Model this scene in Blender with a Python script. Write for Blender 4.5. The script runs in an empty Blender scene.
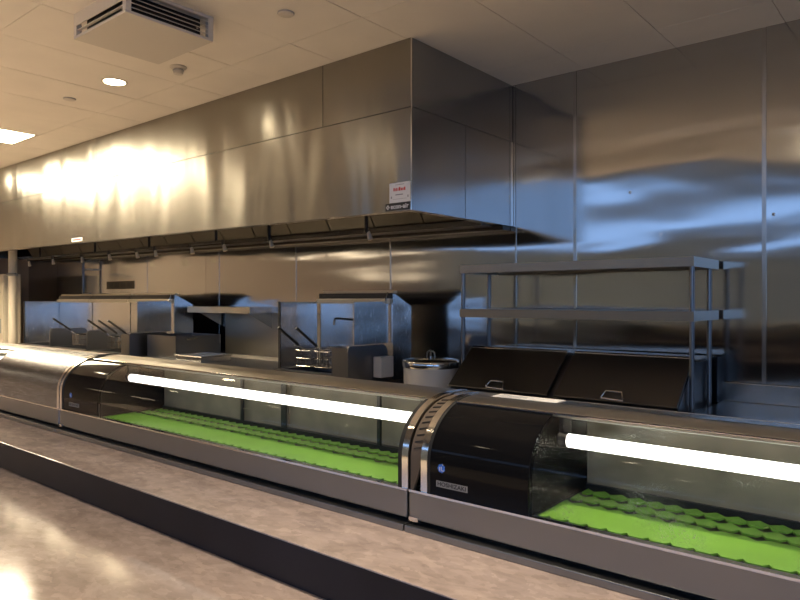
import bpy, bmesh, math, random
from mathutils import Vector, Matrix
random.seed(7)
scene = bpy.context.scene
COL = scene.collection
PI = math.pi

# ------------------------------------------------------------------ camera, world, exposure
cam_d = bpy.data.cameras.new('camera'); cam = bpy.data.objects.new('camera', cam_d); COL.objects.link(cam)
cam.location = (0, 0, 1.46); cam.rotation_euler = (math.radians(90.0), 0, math.radians(39.6))
cam_d.sensor_width = 36.0; cam_d.lens = 30.2; cam_d.clip_start = 0.02
scene.camera = cam

WORLD_STR = 1.9          # daylight seen through the hall windows
LAMP = 1.7               # multiplier on every warm lamp
world = bpy.data.worlds.new('world'); scene.world = world; world.use_nodes = True
wb = world.node_tree.nodes['Background']
wb.inputs[0].default_value = (0.36, 0.58, 1.0, 1); wb.inputs[1].default_value = WORLD_STR

scene.view_settings.view_transform = 'Standard'; scene.view_settings.look = 'None'
scene.view_settings.exposure = 0.0; scene.view_settings.gamma = 1.0
scene.view_settings.use_curve_mapping = False
scene.cycles.use_denoising = True
scene.cycles.caustics_reflective = True
scene.cycles.sample_clamp_indirect = 6.0

WARM = (1.0, 0.83, 0.62)
# daylight portals in the window openings (they only guide the sky light)
def portal(name, loc, rot, sx, sy):
    l = bpy.data.lights.new(name, 'AREA'); l.shape = 'RECTANGLE'; l.size = sx; l.size_y = sy
    l.cycles.is_portal = True
    o = bpy.data.objects.new(name, l); COL.objects.link(o); o.location = loc; o.rotation_euler = rot
    return o
HY = -6.0      # hall wall with windows
XRW = 7.5
HZ = 5.2       # hall ceiling
WZ0, WZ1 = 2.85, 3.65
portal('window_portal', (-5.5, HY - .06, (WZ0 + WZ1) / 2), (math.radians(90), 0, 0), 10.4, WZ1 - WZ0)
portal('window_portal', (4.0, HY - .06, 2.4), (math.radians(90), 0, 0), 6.4, 4.2)

portal('window_portal', (XRW + .12, -2.9, 2.3), (0, math.radians(90), 0), 4.0, 5.0)

# ------------------------------------------------------------------ materials
def nt(name):
    m = bpy.data.materials.new(name); m.use_nodes = True
    t = m.node_tree; return m, t, t.nodes['Principled BSDF']
def coords(t, scale, kind='Position'):
    mp = t.nodes.new('ShaderNodeMapping'); mp.inputs['Scale'].default_value = scale
    if kind == 'Position':
        g = t.nodes.new('ShaderNodeNewGeometry'); t.links.new(g.outputs['Position'], mp.inputs[0])
    else:
        g = t.nodes.new('ShaderNodeTexCoord'); t.links.new(g.outputs['Object'], mp.inputs[0])
    return mp
def noise(t, scale, vec=(1, 1, 1), detail=2.0, rough=.5, dist=0.0):
    n = t.nodes.new('ShaderNodeTexNoise'); n.inputs['Scale'].default_value = scale
    n.inputs['Detail'].default_value = detail; n.inputs['Roughness'].default_value = rough
    n.inputs['Distortion'].default_value = dist
    t.links.new(coords(t, vec).outputs[0], n.inputs[0]); return n
def ramp(t, src, stops):
    r = t.nodes.new('ShaderNodeValToRGB'); e = r.color_ramp.elements
    while len(e) < len(stops): e.new(0.5)
    for k, (p, c) in enumerate(stops):
        e[k].position = p; e[k].color = (*c, 1) if len(c) == 3 else c
    t.links.new(src, r.inputs[0]); return r
def plain(name, col, rough=.5, metal=0.0, bump=0.0, bscale=200, var=0.0, vscale=6, coat=0.0):
    m, t, b = nt(name)
    b.inputs['Base Color'].default_value = (*col, 1); b.inputs['Roughness'].default_value = rough
    b.inputs['Metallic'].default_value = metal; b.inputs['Coat Weight'].default_value = coat
    if var:
        n = noise(t, vscale, detail=4)
        r = ramp(t, n.outputs[0], [(.3, tuple(c * (1 - var) for c in col)), (.7, tuple(min(1, c * (1 + var)) for c in col))])
        t.links.new(r.outputs[0], b.inputs['Base Color'])
    if bump:
        n = noise(t, bscale, detail=2); bp = t.nodes.new('ShaderNodeBump')
        bp.inputs['Strength'].default_value = bump; bp.inputs['Distance'].default_value = .002
        t.links.new(n.outputs[0], bp.inputs['Height']); t.links.new(bp.outputs[0], b.inputs['Normal'])
    return m
def steel(name, col=(.56, .55, .53), rough=.22, wave=0.0, wscale=(1, 1, 1), wfreq=2.0, brush=(1, 1, 60), smear=.06, grain=.0, aniso=0.0, tang=(0, 0, 1)):
    """sheet steel: slow dents in the sheet, fine brushing in the roughness"""
    m, t, b = nt(name)
    b.inputs['Metallic'].default_value = 1.0; b.inputs['Base Color'].default_value = (*col, 1)
    n = noise(t, 14.0, brush, detail=3, rough=.6)
    mr = t.nodes.new('ShaderNodeMapRange'); mr.inputs['To Min'].default_value = max(.02, rough - smear)
    mr.inputs['To Max'].default_value = rough + smear
    t.links.new(n.outputs[0], mr.inputs[0]); t.links.new(mr.outputs[0], b.inputs['Roughness'])
    if aniso:
        b.inputs['Anisotropic'].default_value = aniso
        cb = t.nodes.new('ShaderNodeCombineXYZ')
        for q in range(3): cb.inputs[q].default_value = tang[q]
        t.links.new(cb.outputs[0], b.inputs['Tangent'])
    prev = None
    if wave:
        w = noise(t, wfreq, wscale, detail=1.5, rough=.45, dist=.3)
        bp = t.nodes.new('ShaderNodeBump'); bp.inputs['Strength'].default_value = 1.0; bp.inputs['Distance'].default_value = wave
        t.links.new(w.outputs[0], bp.inputs['Height']); prev = bp
    if grain:
        b2 = t.nodes.new('ShaderNodeBump'); b2.inputs['Strength'].default_value = .4; b2.inputs['Distance'].default_value = grain
        n2 = noise(t, 60.0, brush, detail=2)
        t.links.new(n2.outputs[0], b2.inputs['Height'])
        if prev: t.links.new(prev.outputs[0], b2.inputs['Normal'])
        prev = b2
    if prev: t.links.new(prev.outputs[0], b.inputs['Normal'])
    return m
def glow(name, col, strength):
    m, t, b = nt(name); b.inputs['Base Color'].default_value = (.9, .9, .9, 1)
    b.inputs['Emission Color'].default_value = (*col, 1); b.inputs['Emission Strength'].default_value = strength
    return m
def thin_glass(name, tint=(1, 1, 1), drops=0.0, dirt=0.0):
    m = bpy.data.materials.new(name); m.use_nodes = True; t = m.node_tree
    t.nodes.remove(t.nodes['Principled BSDF']); out = t.nodes['Material Output']
    tr = t.nodes.new('ShaderNodeBsdfTransparent'); tr.inputs[0].default_value = (*tint, 1)
    gl = t.nodes.new('ShaderNodeBsdfGlossy'); gl.inputs['Roughness'].default_value = .03
    fr = t.nodes.new('ShaderNodeFresnel'); 
    gb = t.nodes.new('ShaderNodeNewGeometry'); io = t.nodes.new('ShaderNodeMapRange')      # same reflectance from both faces of the pane
    io.inputs['To Min'].default_value = 1.20; io.inputs['To Max'].default_value = 1 / 1.20
    t.links.new(gb.outputs['Backfacing'], io.inputs[0]); t.links.new(io.outputs[0], fr.inputs[0])
    mx = t.nodes.new('ShaderNodeMixShader')
    t.links.new(fr.outputs[0], mx.inputs[0]); t.links.new(tr.outputs[0], mx.inputs[1]); t.links.new(gl.outputs[0], mx.inputs[2])
    last = mx
    if drops:
        tl = t.nodes.new('ShaderNodeBsdfTranslucent'); tl.inputs[0].default_value = (.75, .8, .78, 1)
        df = t.nodes.new('ShaderNodeBsdfDiffuse'); df.inputs[0].default_value = (.5, .52, .5, 1)
        ad = t.nodes.new('ShaderNodeMixShader'); ad.inputs[0].default_value = .35
        t.links.new(tl.outputs[0], ad.inputs[1]); t.links.new(df.outputs[0], ad.inputs[2])
        n1 = noise(t, 430.0, detail=1); n2 = noise(t, 7.0, (1, 1, 2.2), detail=2)
        r1 = ramp(t, n1.outputs[0], [(.58, (0, 0, 0)), (.68, (1, 1, 1))])
        r2 = ramp(t, n2.outputs[0], [(.47, (0, 0, 0)), (.70, (1, 1, 1))])
        mu = t.nodes.new('ShaderNodeMath'); mu.operation = 'MULTIPLY'
        t.links.new(r1.outputs[0], mu.inputs[0]); t.links.new(r2.outputs[0], mu.inputs[1])
        m2 = t.nodes.new('ShaderNodeMath'); m2.operation = 'MULTIPLY'; m2.inputs[1].default_value = drops
        t.links.new(mu.outputs[0], m2.inputs[0])
        mm = t.nodes.new('ShaderNodeMixShader')
        t.links.new(m2.outputs[0], mm.inputs[0]); t.links.new(mx.outputs[0], mm.inputs[1]); t.links.new(ad.outputs[0], mm.inputs[2])
        last = mm
    t.links.new(last.outputs[0], out.inputs[0])
    return m
def stone(name, col, rough):
    """brown mottled composite worktop"""
    m, t, b = nt(name)
    n = noise(t, 9.0, (1, 1.6, 1), detail=5, rough=.6, dist=.6)
    r = ramp(t, n.outputs[0], [(.30, tuple(c * .80 for c in col)), (.48, col), (.62, tuple(c * 1.13 for c in col)), (.75, tuple(c * .93 for c in col))])
    v = t.nodes.new('ShaderNodeTexVoronoi'); v.inputs['Scale'].default_value = 34; v.inputs['Randomness'].default_value = 1.0
    wn = noise(t, 60.0, detail=2); vm = t.nodes.new('ShaderNodeMix'); vm.data_type = 'VECTOR'; vm.inputs[0].default_value = .03
    t.links.new(coords(t, (1, 1.9, 1)).outputs[0], vm.inputs[4]); t.links.new(wn.outputs['Color'], vm.inputs[5]); t.links.new(vm.outputs[1], v.inputs[0])
    mix = t.nodes.new('ShaderNodeMix'); mix.data_type = 'RGBA'; mix.blend_type = 'MULTIPLY'; mix.inputs[0].default_value = 1.0
    t.links.new(r.outputs[0], mix.inputs[6]); sp = t.nodes.new('ShaderNodeSeparateColor'); t.links.new(v.outputs['Color'], sp.inputs[0])
    rr = ramp(t, sp.outputs[0], [(.0, (.86, .86, .86)), (.7, (1, 1, 1)), (1.0, (1.10, 1.09, 1.07))]); t.links.new(rr.outputs[0], mix.inputs[7])
    hs = t.nodes.new('ShaderNodeHueSaturation'); hs.inputs['Saturation'].default_value = .85; hs.inputs['Value'].default_value = 1.08
    t.links.new(mix.outputs[2], hs.inputs['Color']); t.links.new(hs.outputs[0], b.inputs['Base Color'])
    b.inputs['Roughness'].default_value = rough
    return m

M = {}
M['wall_steel'] = steel('wall_steel', (.50, .50, .495), .125, wave=.019, wscale=(.34, 1, 1.55), wfreq=1.5, brush=(40, 40, 1), smear=.03, aniso=.6, tang=(1, 0, 0))
M['hood_steel'] = steel('hood_steel', (.29, .275, .245), .26, wave=.034, wscale=(1.9, 1.9, .42), wfreq=1.35, brush=(1, 1, 40), smear=.012, aniso=.6, tang=(0, 0, 1))
M['hood_end'] = steel('hood_end_steel', (.40, .40, .40), .20, wave=.012, wscale=(1, .6, 1.6), wfreq=1.5, brush=(1, 1, 40), smear=.02, aniso=.4, tang=(0, 0, 1))
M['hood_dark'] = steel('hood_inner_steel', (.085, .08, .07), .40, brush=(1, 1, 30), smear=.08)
M['steel'] = steel('brushed_steel', (.50, .49, .47), .24, wave=.003, wfreq=3, brush=(1, 40, 40), smear=.03)
M['splash_steel'] = steel('splash_steel', (.52, .47, .38), .5, brush=(40, 1, 1), smear=.05)
M['case_steel'] = steel('case_steel', (.28, .29, .31), .34, brush=(1, 60, 60), smear=.03)
M['top_steel'] = steel('top_steel', (.50, .47, .43), .30, brush=(1, 60, 60), smear=.03)
M['shelf_steel'] = steel('shelf_steel', (.40, .345, .28), .34, brush=(1, 40, 40), smear=.03)
M['cover_steel'] = steel('cover_steel', (.20, .215, .25), .26, brush=(1, 70, 70), smear=.05, grain=.0003)
M['bright_steel'] = steel('polished_steel', (.75, .73, .70), .13, smear=.04)
M['shield_steel'] = steel('shield_steel', (.66, .66, .66), .24, wave=.010, wscale=(1, 1.6, .6), wfreq=2.5, brush=(40, 40, 1), smear=.10)
M['dark_steel'] = steel('dark_steel', (.23, .23, .24), .34, brush=(1, 40, 40), smear=.07)
M['lid'] = steel('lid_steel', (.19, .18, .17), .34, brush=(1, 40, 40), smear=.06)
M['black'] = plain('black_plastic', (.012, .012, .013), .4)
M['black_gloss'] = plain('black_gloss_glass', (.006, .006, .007), .05)
M['black_gloss'].node_tree.nodes['Principled BSDF'].inputs['Specular IOR Level'].default_value = .10
M['rubber'] = plain('black_rubber', (.01, .01, .01), .7)
M['matte_black'] = plain('matte_black', (.006, .006, .006), 1.0)
M['matte_black'].node_tree.nodes['Principled BSDF'].inputs['Specular IOR Level'].default_value = .05
M['vent_brown'] = plain('vent_brown', (.10, .075, .055), .45, var=.2)
M['counter'] = stone('counter_laminate', (.40, .308, .272), .11)
M['riser'] = plain('riser_black', (.018, .020, .030), .36, var=.25, vscale=3)
M['riser'].node_tree.nodes['Principled BSDF'].inputs['Specular IOR Level'].default_value = .25
M['ceiling'] = plain('ceiling_tile', (.80, .745, .665), .75, bump=.15, bscale=260, var=.03, vscale=3)
M['seam'] = plain('ceiling_seam', (.13, .105, .08), .9)
M['hall_wall'] = plain('hall_wall', (.30, .24, .19), .8, var=.1, vscale=1)
M['hall_day_tint'] = plain('hall_day_tint', (.27, .34, .43), .7, var=.15, vscale=1.2)  # blue-grey tint stands in for daylight on the front wall
M['hall_dark'] = plain('hall_dark', (.10, .08, .065), .7, var=.15, vscale=2)
M['floor'] = plain('floor_tile', (.50, .42, .33), .45, var=.12, vscale=4)
M['cream'] = plain('cream_paint', (.62, .55, .44), .45)
M['white'] = plain('white_enamel', (.62, .60, .56), .35)
M['paper'] = plain('white_paper', (.72, .72, .74), .6)
M['green'] = plain('green_mat', (.155, .35, .042), .42, var=.10, vscale=12)
M['diffuser'] = plain('diffuser_paint', (.62, .57, .50), .5)
M['grey_metal'] = plain('grey_metal', (.38, .38, .38), .4, metal=.6)
M['red'] = plain('red_print', (.55, .05, .05), .6)
M['ink'] = plain('grey_print', (.25, .25, .28), .6)
M['blue'] = plain('blue_emblem', (.05, .20, .75), .35)
M['plate_grey'] = plain('plate_grey', (.30, .30, .29), .4)
M['plate_text'] = plain('plate_text', (.03, .03, .03), .5)
M['inner_back'] = plain('inner_back_panel', (.19, .16, .115), .35, var=.25, vscale=10)
M['inner_white'] = plain('inner_white', (.55, .58, .52), .4)
M['glass'] = thin_glass('case_glass')
M['glass_wet'] = thin_glass('case_glass_misted', drops=.6)
M['window_glass'] = thin_glass('window_glass', (.95, .97, 1))
M['tube'] = glow('tube_light', (1.0, .97, .88), 4.0)
M['troffer'] = glow('troffer_lens', (1.0, .84, .58), 24.0 * LAMP)
M['globe'] = glow('added_pendant_globe', (1.0, .78, .50), 1.6 * LAMP)
M['lamp_disc'] = glow('downlight_lens', (1.0, .84, .58), 26.0 * LAMP)

# ------------------------------------------------------------------ mesh helpers
class MB:
    def __init__(s): s.bm = bmesh.new()
    def box(s, x0, x1, y0, y1, z0, z1, bev=0.0):
        x0, x1 = min(x0, x1), max(x0, x1); y0, y1 = min(y0, y1), max(y0, y1); z0, z1 = min(z0, z1), max(z0, z1)
        b = bmesh.new(); bmesh.ops.create_cube(b, size=1)
        for v in b.verts: v.co = ((x0 + x1) / 2 + v.co.x * (x1 - x0), (y0 + y1) / 2 + v.co.y * (y1 - y0), (z0 + z1) / 2 + v.co.z * (z1 - z0))
        if bev: bmesh.ops.bevel(b, geom=b.edges[:], offset=bev, segments=2, affect='EDGES', profile=.5)
        s.merge(b); return s
    def merge(s, b):
        me = bpy.data.meshes.new('tmp'); b.to_mesh(me); b.free(); s.bm.from_mesh(me); bpy.data.meshes.remove(me)
    def tube(s, pts, r, n=10, cap=True):
        pts = [Vector(p) for p in pts]; rings = []
        rs = r if isinstance(r, (list, tuple)) else [r] * len(pts)
        up = None
        for i, p in enumerate(pts):
            d = (pts[min(i + 1, len(pts) - 1)] - pts[max(i - 1, 0)]).normalized()
            if up is None:
                up = Vector((0, 0, 1)) if abs(d.z) < .9 else Vector((1, 0, 0))
            a = d.cross(up).normalized(); up = a.cross(d).normalized()
            rings.append([s.bm.verts.new(p + (a * math.cos(2 * PI * k / n) + up * math.sin(2 * PI * k / n)) * rs[i]) for k in range(n)])
        for i in range(len(rings) - 1):
            for k in range(n):
                s.bm.faces.new((rings[i][k], rings[i][(k + 1) % n], rings[i + 1][(k + 1) % n], rings[i + 1][k]))
        if cap: s.bm.faces.new(rings[0][::-1]); s.bm.faces.new(rings[-1])
        return s
    def lathe(s, prof, cx, cy, cz=0, n=32):
        rings = []
        for (r, z) in prof:
            rings.append([s.bm.verts.new((cx + max(r, 1e-4) * math.cos(2 * PI * k / n), cy + max(r, 1e-4) * math.sin(2 * PI * k / n), cz + z)) for k in range(n)])
        for i in range(len(rings) - 1):
            for k in range(n):
                s.bm.faces.new((rings[i][k], rings[i][(k + 1) % n], rings[i + 1][(k + 1) % n], rings[i + 1][k]))
        s.bm.faces.new(rings[0][::-1]); s.bm.faces.new(rings[-1])
        return s
    def prism_x(s, prof, x0, x1):
        """closed (y,z) outline pushed along x"""
        a = [s.bm.verts.new((x0, y, z)) for y, z in prof]; b = [s.bm.verts.new((x1, y, z)) for y, z in prof]
        n = len(prof)
        for k in range(n): s.bm.faces.new((a[k], a[(k + 1) % n], b[(k + 1) % n], b[k]))
        s.bm.faces.new(a[::-1]); s.bm.faces.new(b); return s
    def prism_z(s, prof, z0, z1):
        a = [s.bm.verts.new((x, y, z0)) for x, y in prof]; b = [s.bm.verts.new((x, y, z1)) for x, y in prof]
        n = len(prof)
        for k in range(n): s.bm.faces.new((a[k], a[(k + 1) % n], b[(k + 1) % n], b[k]))
        s.bm.faces.new(a[::-1]); s.bm.faces.new(b); return s
    def build(s, name, mat, parent=None, smooth=False, bevel=0.0):
        bmesh.ops.recalc_face_normals(s.bm, faces=s.bm.faces[:])
        me = bpy.data.meshes.new(name); s.bm.to_mesh(me); s.bm.free()
        me.materials.append(M[mat] if isinstance(mat, str) else mat)
        o = bpy.data.objects.new(name, me); COL.objects.link(o)
        if parent:
            o.parent = parent
            o.location = -Vector(parent['_o']) if '_o' in parent else (0, 0, 0)
        if smooth:
            for p in me.polygons: p.use_smooth = True
            try:
                me.set_sharp_from_angle(angle=math.radians(40))
            except Exception: pass
        if bevel:
            md = o.modifiers.new('bevel', 'BEVEL'); md.width = bevel; md.segments = 2; md.limit_method = 'ANGLE'
        return o
def box(name, mat, parent, x0, x1, y0, y1, z0, z1, bev=0.0):
    return MB().box(x0, x1, y0, y1, z0, z1, bev).build(name, mat, parent)
def tag(o, label, cat, group=None):
    o['label'] = label; o['category'] = cat
    if group: o['group'] = group
    return o
def thing(name, label, cat, loc=(0, 0, 0), group=None):
    """Empty at the base of the thing; parts are given in world coordinates"""
    o = bpy.data.objects.new(name, None); COL.objects.link(o); o.location = loc; o['_o'] = list(loc)
    o.empty_display_size = .1
    return tag(o, label, cat, group)
def struct(o):
    o['kind'] = 'structure'; return o
def copy_thing(root, off, label):
    r = root.copy(); COL.objects.link(r); r.location = Vector(root.location) + Vector(off); r['label'] = label
    for ch in list(root.children):
        c = ch.copy(); COL.objects.link(c); c.parent = r
        for g in list(ch.children):
            d = g.copy(); COL.objects.link(d); d.parent = c
    return r
FONT = None
def text_mesh(name, s, mat, parent, size, loc, rot, squash=1.0, bold=0.0):
    cu = bpy.data.curves.new(name, 'FONT'); cu.body = s; cu.size = size; cu.align_x = 'CENTER'; cu.align_y = 'CENTER'
    cu.extrude = .0004; cu.offset = bold; cu.space_character = 1.05
    tmp = bpy.data.objects.new(name + '_tmp', cu); COL.objects.link(tmp)
    dg = bpy.context.evaluated_depsgraph_get(); me = bpy.data.meshes.new_from_object(tmp.evaluated_get(dg))
    bpy.data.objects.remove(tmp); me.name = name
    me.materials.clear(); me.materials.append(M[mat])
    o = bpy.data.objects.new(name, me); COL.objects.link(o)
    mw = Matrix.Translation(loc) @ rot.to_4x4() @ Matrix.Diagonal((squash, 1, 1, 1))
    if parent:
        o.parent = parent
        mw = Matrix.Translation(-Vector(parent['_o'])) @ mw if '_o' in parent else mw
    o.matrix_local = mw
    return o
FRONT = Matrix.Rotation(PI / 2, 3, 'X')     # text facing -Y, reading along +X

# ------------------------------------------------------------------ the room
WY = 4.32; CZ = 3.03; XL = -11.0; XR = 7.5
struct(box('floor', 'floor', None, XL, XR, HY, WY + .1, -.1, 0))
wall = struct(box('wall_back', 'hall_dark', None, XL, XR, WY + .012, WY + .14, 0, CZ + .1))
# sheet steel panels on the back wall, with cover strips
seams = [-11.0, -10.0, -8.78, -7.56, -6.34, -6.10, -4.87, -3.68, -2.475, -2.013, -.849, .37, 1.59, 2.81, 4.03, 5.25, 6.47, 7.5]
for a, b in zip(seams[:-1], seams[1:]):
    MB().box(a + .002, b - .002, WY, WY + .012, .02, CZ).build('steel_panel', 'wall_steel', wall)
for x in (-2.013, -.849, .37, 1.59):
    box('joint_strip', 'steel', wall, x - .011, x + .011, WY - .004, WY, .02, CZ)
for x in (-3.68, -4.87, -6.10, -7.56, -2.475):
    box('joint_strip', 'steel', wall, x - .005, x + .005, WY - .003, WY, .02, 2.0)
box('joint_strip', 'bright_steel', wall, -2.493, -2.479, WY - .006, WY, 1.95, CZ) if False else None
# plug hole in the wall and screws
for (x, z) in ((-1.63, 2.16), (-.80, 1.95)):
    o = MB().lathe([(.009, 0), (.009, .004), (.004, .007)], 0, 0, 0, 12).build('bolt', 'bright_steel', wall, True)
    o.rotation_euler = (PI / 2, 0, 0); o.location = (x, WY, z)

ceil = struct(box('ceiling', 'seam', None, XL, XR, .4, WY + .14, CZ + .016, CZ + .12))
tile_me = None
TX0 = -1.94; TYS = [(.4, 1.53), (1.53, 2.74), (2.74, 3.95), (3.95, WY)]
troffer_tiles = {(-9, 1), (-11, 1), (-13, 1)}
nmin = int(math.floor((XL - TX0) / .6)); nmax = int(math.ceil((XR - TX0) / .6))
tile_cache = {}
for i in range(nmin, nmax):
    xa = max(XL, TX0 + .6 * i); xb = min(XR, TX0 + .6 * (i + 1))
    if xb - xa < .05: continue
    for j, (ya, yb) in enumerate(TYS):
        if (i, j) in troffer_tiles: continue
        key = (round(xb - xa, 3), round(yb - ya, 3))
        if key not in tile_cache:
            w, d = key
            mb = MB().box(.002, w - .002, .002, d - .002, 0, .016)
            o = mb.build('ceiling_tile', 'ceiling', ceil); tile_cache[key] = o.data
        else:
            o = bpy.data.objects.new('ceiling_tile', tile_cache[key]); COL.objects.link(o); o.parent = ceil
        o.location = (xa, ya, CZ + random.uniform(0, .0015))
struct(box('wall_left', 'hall_wall', None, XL - .12, XL, HY, WY + .14, 0, HZ))
wr = MB(); wr.box(XR, XR + .12, HY, -5.4, 0, HZ); wr.box(XR, XR + .12, -.4, WY + .14, 0, HZ)
wr.box(XR, XR + .12, -5.4, -.4, 0, .3); wr.box(XR, XR + .12, -5.4, -.4, 4.3, HZ)
struct(wr.build('wall_right', 'hall_dark'))
struct(box('trim_1', 'hall_dark', None, XL, XR, .32, .4, CZ, HZ))                       # bulkhead above the bar
struct(box('ceiling', 'hall_dark', None, XL, XR, HY, .4, HZ, HZ + .1))                   # dining hall ceiling
wf = MB()
wf.box(XL, -10.7, HY - .12, HY, 0, HZ); wf.box(-10.7, -.3, HY - .12, HY, 0, WZ0); wf.box(-10.7, -.3, HY - .12, HY, WZ1, HZ)
wf.box(-.3, .8, HY - .12, HY, 0, HZ); wf.box(.8, 7.2, HY - .12, HY, 0, .3); wf.box(.8, 7.2, HY - .12, HY, 4.5, HZ); wf.box(7.2, XR, HY - .12, HY, 0, HZ)
struct(wf.build('wall_front', 'hall_day_tint'))
def window(n, x0, x1, z0, z1, panes):
    f = MB(); t = .05
    f.box(x0, x1, HY - .09, HY - .03, z0, z0 + t); f.box(x0, x1, HY - .09, HY - .03, z1 - t, z1)
    w = (x1 - x0) / panes
    for k in range(panes + 1):
        xc = min(max(x0 + k * w, x0 + t / 2), x1 - t / 2); f.box(xc - t / 2, xc + t / 2, HY - .09, HY - .03, z0 + t, z1 - t)
    o = struct(f.build('window_%d' % n, 'black'))
    for k in range(panes):
        box('pane', 'window_glass', o, x0 + k * w + t / 2, x0 + (k + 1) * w - t / 2, HY - .064, HY - .058, z0 + t, z1 - t)
window(1, -10.7, -.3, WZ0, WZ1, 6)
window(2, .8, 7.2, .3, 4.5, 4)
f = MB(); f.box(XR + .03, XR + .09, -5.4, -.4, .3, .35); f.box(XR + .03, XR + .09, -5.4, -.4, 4.25, 4.3)
for yy in (-5.375, -3.75, -2.05, -.425): f.box(XR + .03, XR + .09, yy - .025, yy + .025, .35, 4.25)
wo = struct(f.build('window_3', 'black'))
for ya, yb in ((-5.35, -3.775), (-3.725, -2.075), (-2.025, -.45)): box('pane', 'window_glass', wo, XR + .058, XR + .064, ya, yb, .35, 4.25)

# ------------------------------------------------------------------ ceiling fittings
def troffer(i, j, label):
    xa = TX0 + .6 * i; ya, yb = TYS[j]
    r = thing('ceiling_light_panel', label, 'ceiling light', ((xa + .3), (ya + yb) / 2, CZ), 'recessed light panels')
    f = MB(); t = .025
    f.box(xa + .002, xa + .598, ya + .002, ya + t, CZ, CZ + .015); f.box(xa + .002, xa + .598, yb - t, yb - .002, CZ, CZ + .015)
    f.box(xa + .002, xa + t, ya + t, yb - t, CZ, CZ + .015); f.box(xa + .598 - t, xa + .598, ya + t, yb - t, CZ, CZ + .015)
    f.build('frame', 'cream', r)
    box('lens', 'troffer', r, xa + t, xa + .598 - t, ya + t, yb - t, CZ + .004, CZ + .012)
troffer(-9, 1, 'glowing warm recessed light panel in the ceiling at the far left')
troffer(-13, 1, 'glowing recessed light panel beyond the left end of the hood')
troffer(-11, 1, 'glowing light panel added out of view to brighten the left of the hood')  # added unseen panel, brightens the left part of the hood front
def downlight(x, y, label, power, visible_group='round downlights'):
    r = thing('downlight', label, 'downlight', (x, y, CZ - .006), visible_group)
    MB().lathe([(.088, CZ), (.088, CZ - .004), (.078, CZ - .006), (.072, CZ - .002), (.072, CZ)], x, y).build('trim_ring', 'cream', r, True)
    MB().lathe([(.071, CZ - .0008), (.071, CZ - .003)], x, y).build('lens', 'lamp_disc', r)
    l = bpy.data.lights.new('downlight_lamp', 'SPOT'); l.energy = power * LAMP; l.color = WARM; l.spot_size = math.radians(110); l.spot_blend = .7
    l.shadow_soft_size = .06
    o = bpy.data.objects.new('downlight_lamp', l); COL.objects.link(o); o.parent = r; o.location = (0, 0, -.004)
    return r
downlight(-4.66, 2.41, 'round lit downlight in the ceiling left of the air diffuser', 90)
for k, (x, y) in enumerate(((-.9, 1.05), (-4.7, 1.05), (-6.2, 1.05), (-7.7, 1.05), (.6, 1.05))):
    downlight(x, y, 'round lit downlight above the front counter, %s from the right' % ['second', 'third', 'fourth', 'fifth', 'first'][k], [85, 60, 60, 60, 60][k])

PZ = 2.30
def lath(name, mat, prof, x, y, z, par, n=24): return MB().lathe(prof, x, y, z, n).build(name, mat, par, True)
def pendant(x, y, label):  # unseen globes added as warm fill for the kitchen ceiling
    r = thing('added_pendant', label, 'fill light', (x, y, PZ - .2), 'fill pendants added in the unseen hall')
    MB().tube([(x, y, HZ), (x, y, PZ + .2)], .006).build('cord', 'black', r)
    lath('cap', 'black', [(.05, PZ + .24), (.06, PZ + .20), (.06, PZ + .16)], x, y, 0, r)
    lath('globe', 'globe', [(.18 * math.sin(a), PZ - .18 * math.cos(a)) for a in [PI * (q + .02) / 16 for q in range(1, 16)]], x, y, 0, r)
for k, (x, y) in enumerate(((-10.2, -.7), (-9.0, -.7), (-10.2, -2.6), (-9.0, -2.6))):
    pendant(x, y, 'added fill globe pendant in the unseen hall, ' + ['near the bar by the left wall', 'near the bar, second from the wall', 'farther back by the left wall', 'farther back, second from the wall'][k])
# spots added in the unseen hall ceiling; floor bounce brightens the kitchen ceiling
HALL_FILL_W = 680
names = ['first', 'second', 'third', 'fourth', 'fifth']
for j, y in enumerate((-1.2, -3.4)):
    for k, x in enumerate((-9.4, -7.0, -4.6, -2.2, .2)):
        r = thing('hall_fill_light', 'added fill downlight in the unseen hall ceiling, %s from left in the %s row' % (names[k], ['front', 'rear'][j]), 'downlight', (x, y, HZ - .01), 'added hall fill lights')
        lath('trim_ring', 'cream', [(.11, 0), (.11, -.006), (.09, -.010), (.085, 0)], x, y, HZ, r)
        lath('lens', 'lamp_disc', [(.085, -.001), (.085, -.004)], x, y, HZ, r)
        l = bpy.data.lights.new('hall_fill_lamp', 'SPOT'); l.energy = HALL_FILL_W * LAMP * [1.3, 1.15, 1, .8, .6][k]; l.color = WARM
        l.spot_size = math.radians(52); l.spot_blend = .5; l.shadow_soft_size = .08
        o = bpy.data.objects.new('hall_fill_lamp', l); COL.objects.link(o); o.parent = r; o.location = (0, 0, -.02)

# square air diffuser
dx0, dx1, dy0, dy1, dz = -3.735, -3.175, 1.70, 2.21, CZ - .138
r = thing('air_diffuser', 'boxy cream ceiling air diffuser with dark louvred sides', 'air vent', ((dx0 + dx1) / 2, (dy0 + dy1) / 2, dz))
box('bottom_plate', 'diffuser', r, dx0, dx1, dy0, dy1, dz, dz + .016, .003)
box('inner_box', 'black', r, dx0 + .05, dx1 - .05, dy0 + .05, dy1 - .05, dz + .016, CZ)
box('top_frame', 'diffuser', r, dx0, dx1, dy0, dy1, CZ - .016, CZ)
for (x, y) in ((dx0, dy0), (dx1 - .03, dy0), (dx0, dy1 - .03), (dx1 - .03, dy1 - .03)):
    box('corner_post', 'diffuser', r, x, x + .03, y, y + .03, dz + .016, CZ - .016)
box('front_plate', 'diffuser', r, dx0 + .03, dx1 - .03, dy0, dy0 + .006, dz + .070, CZ - .016)
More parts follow.
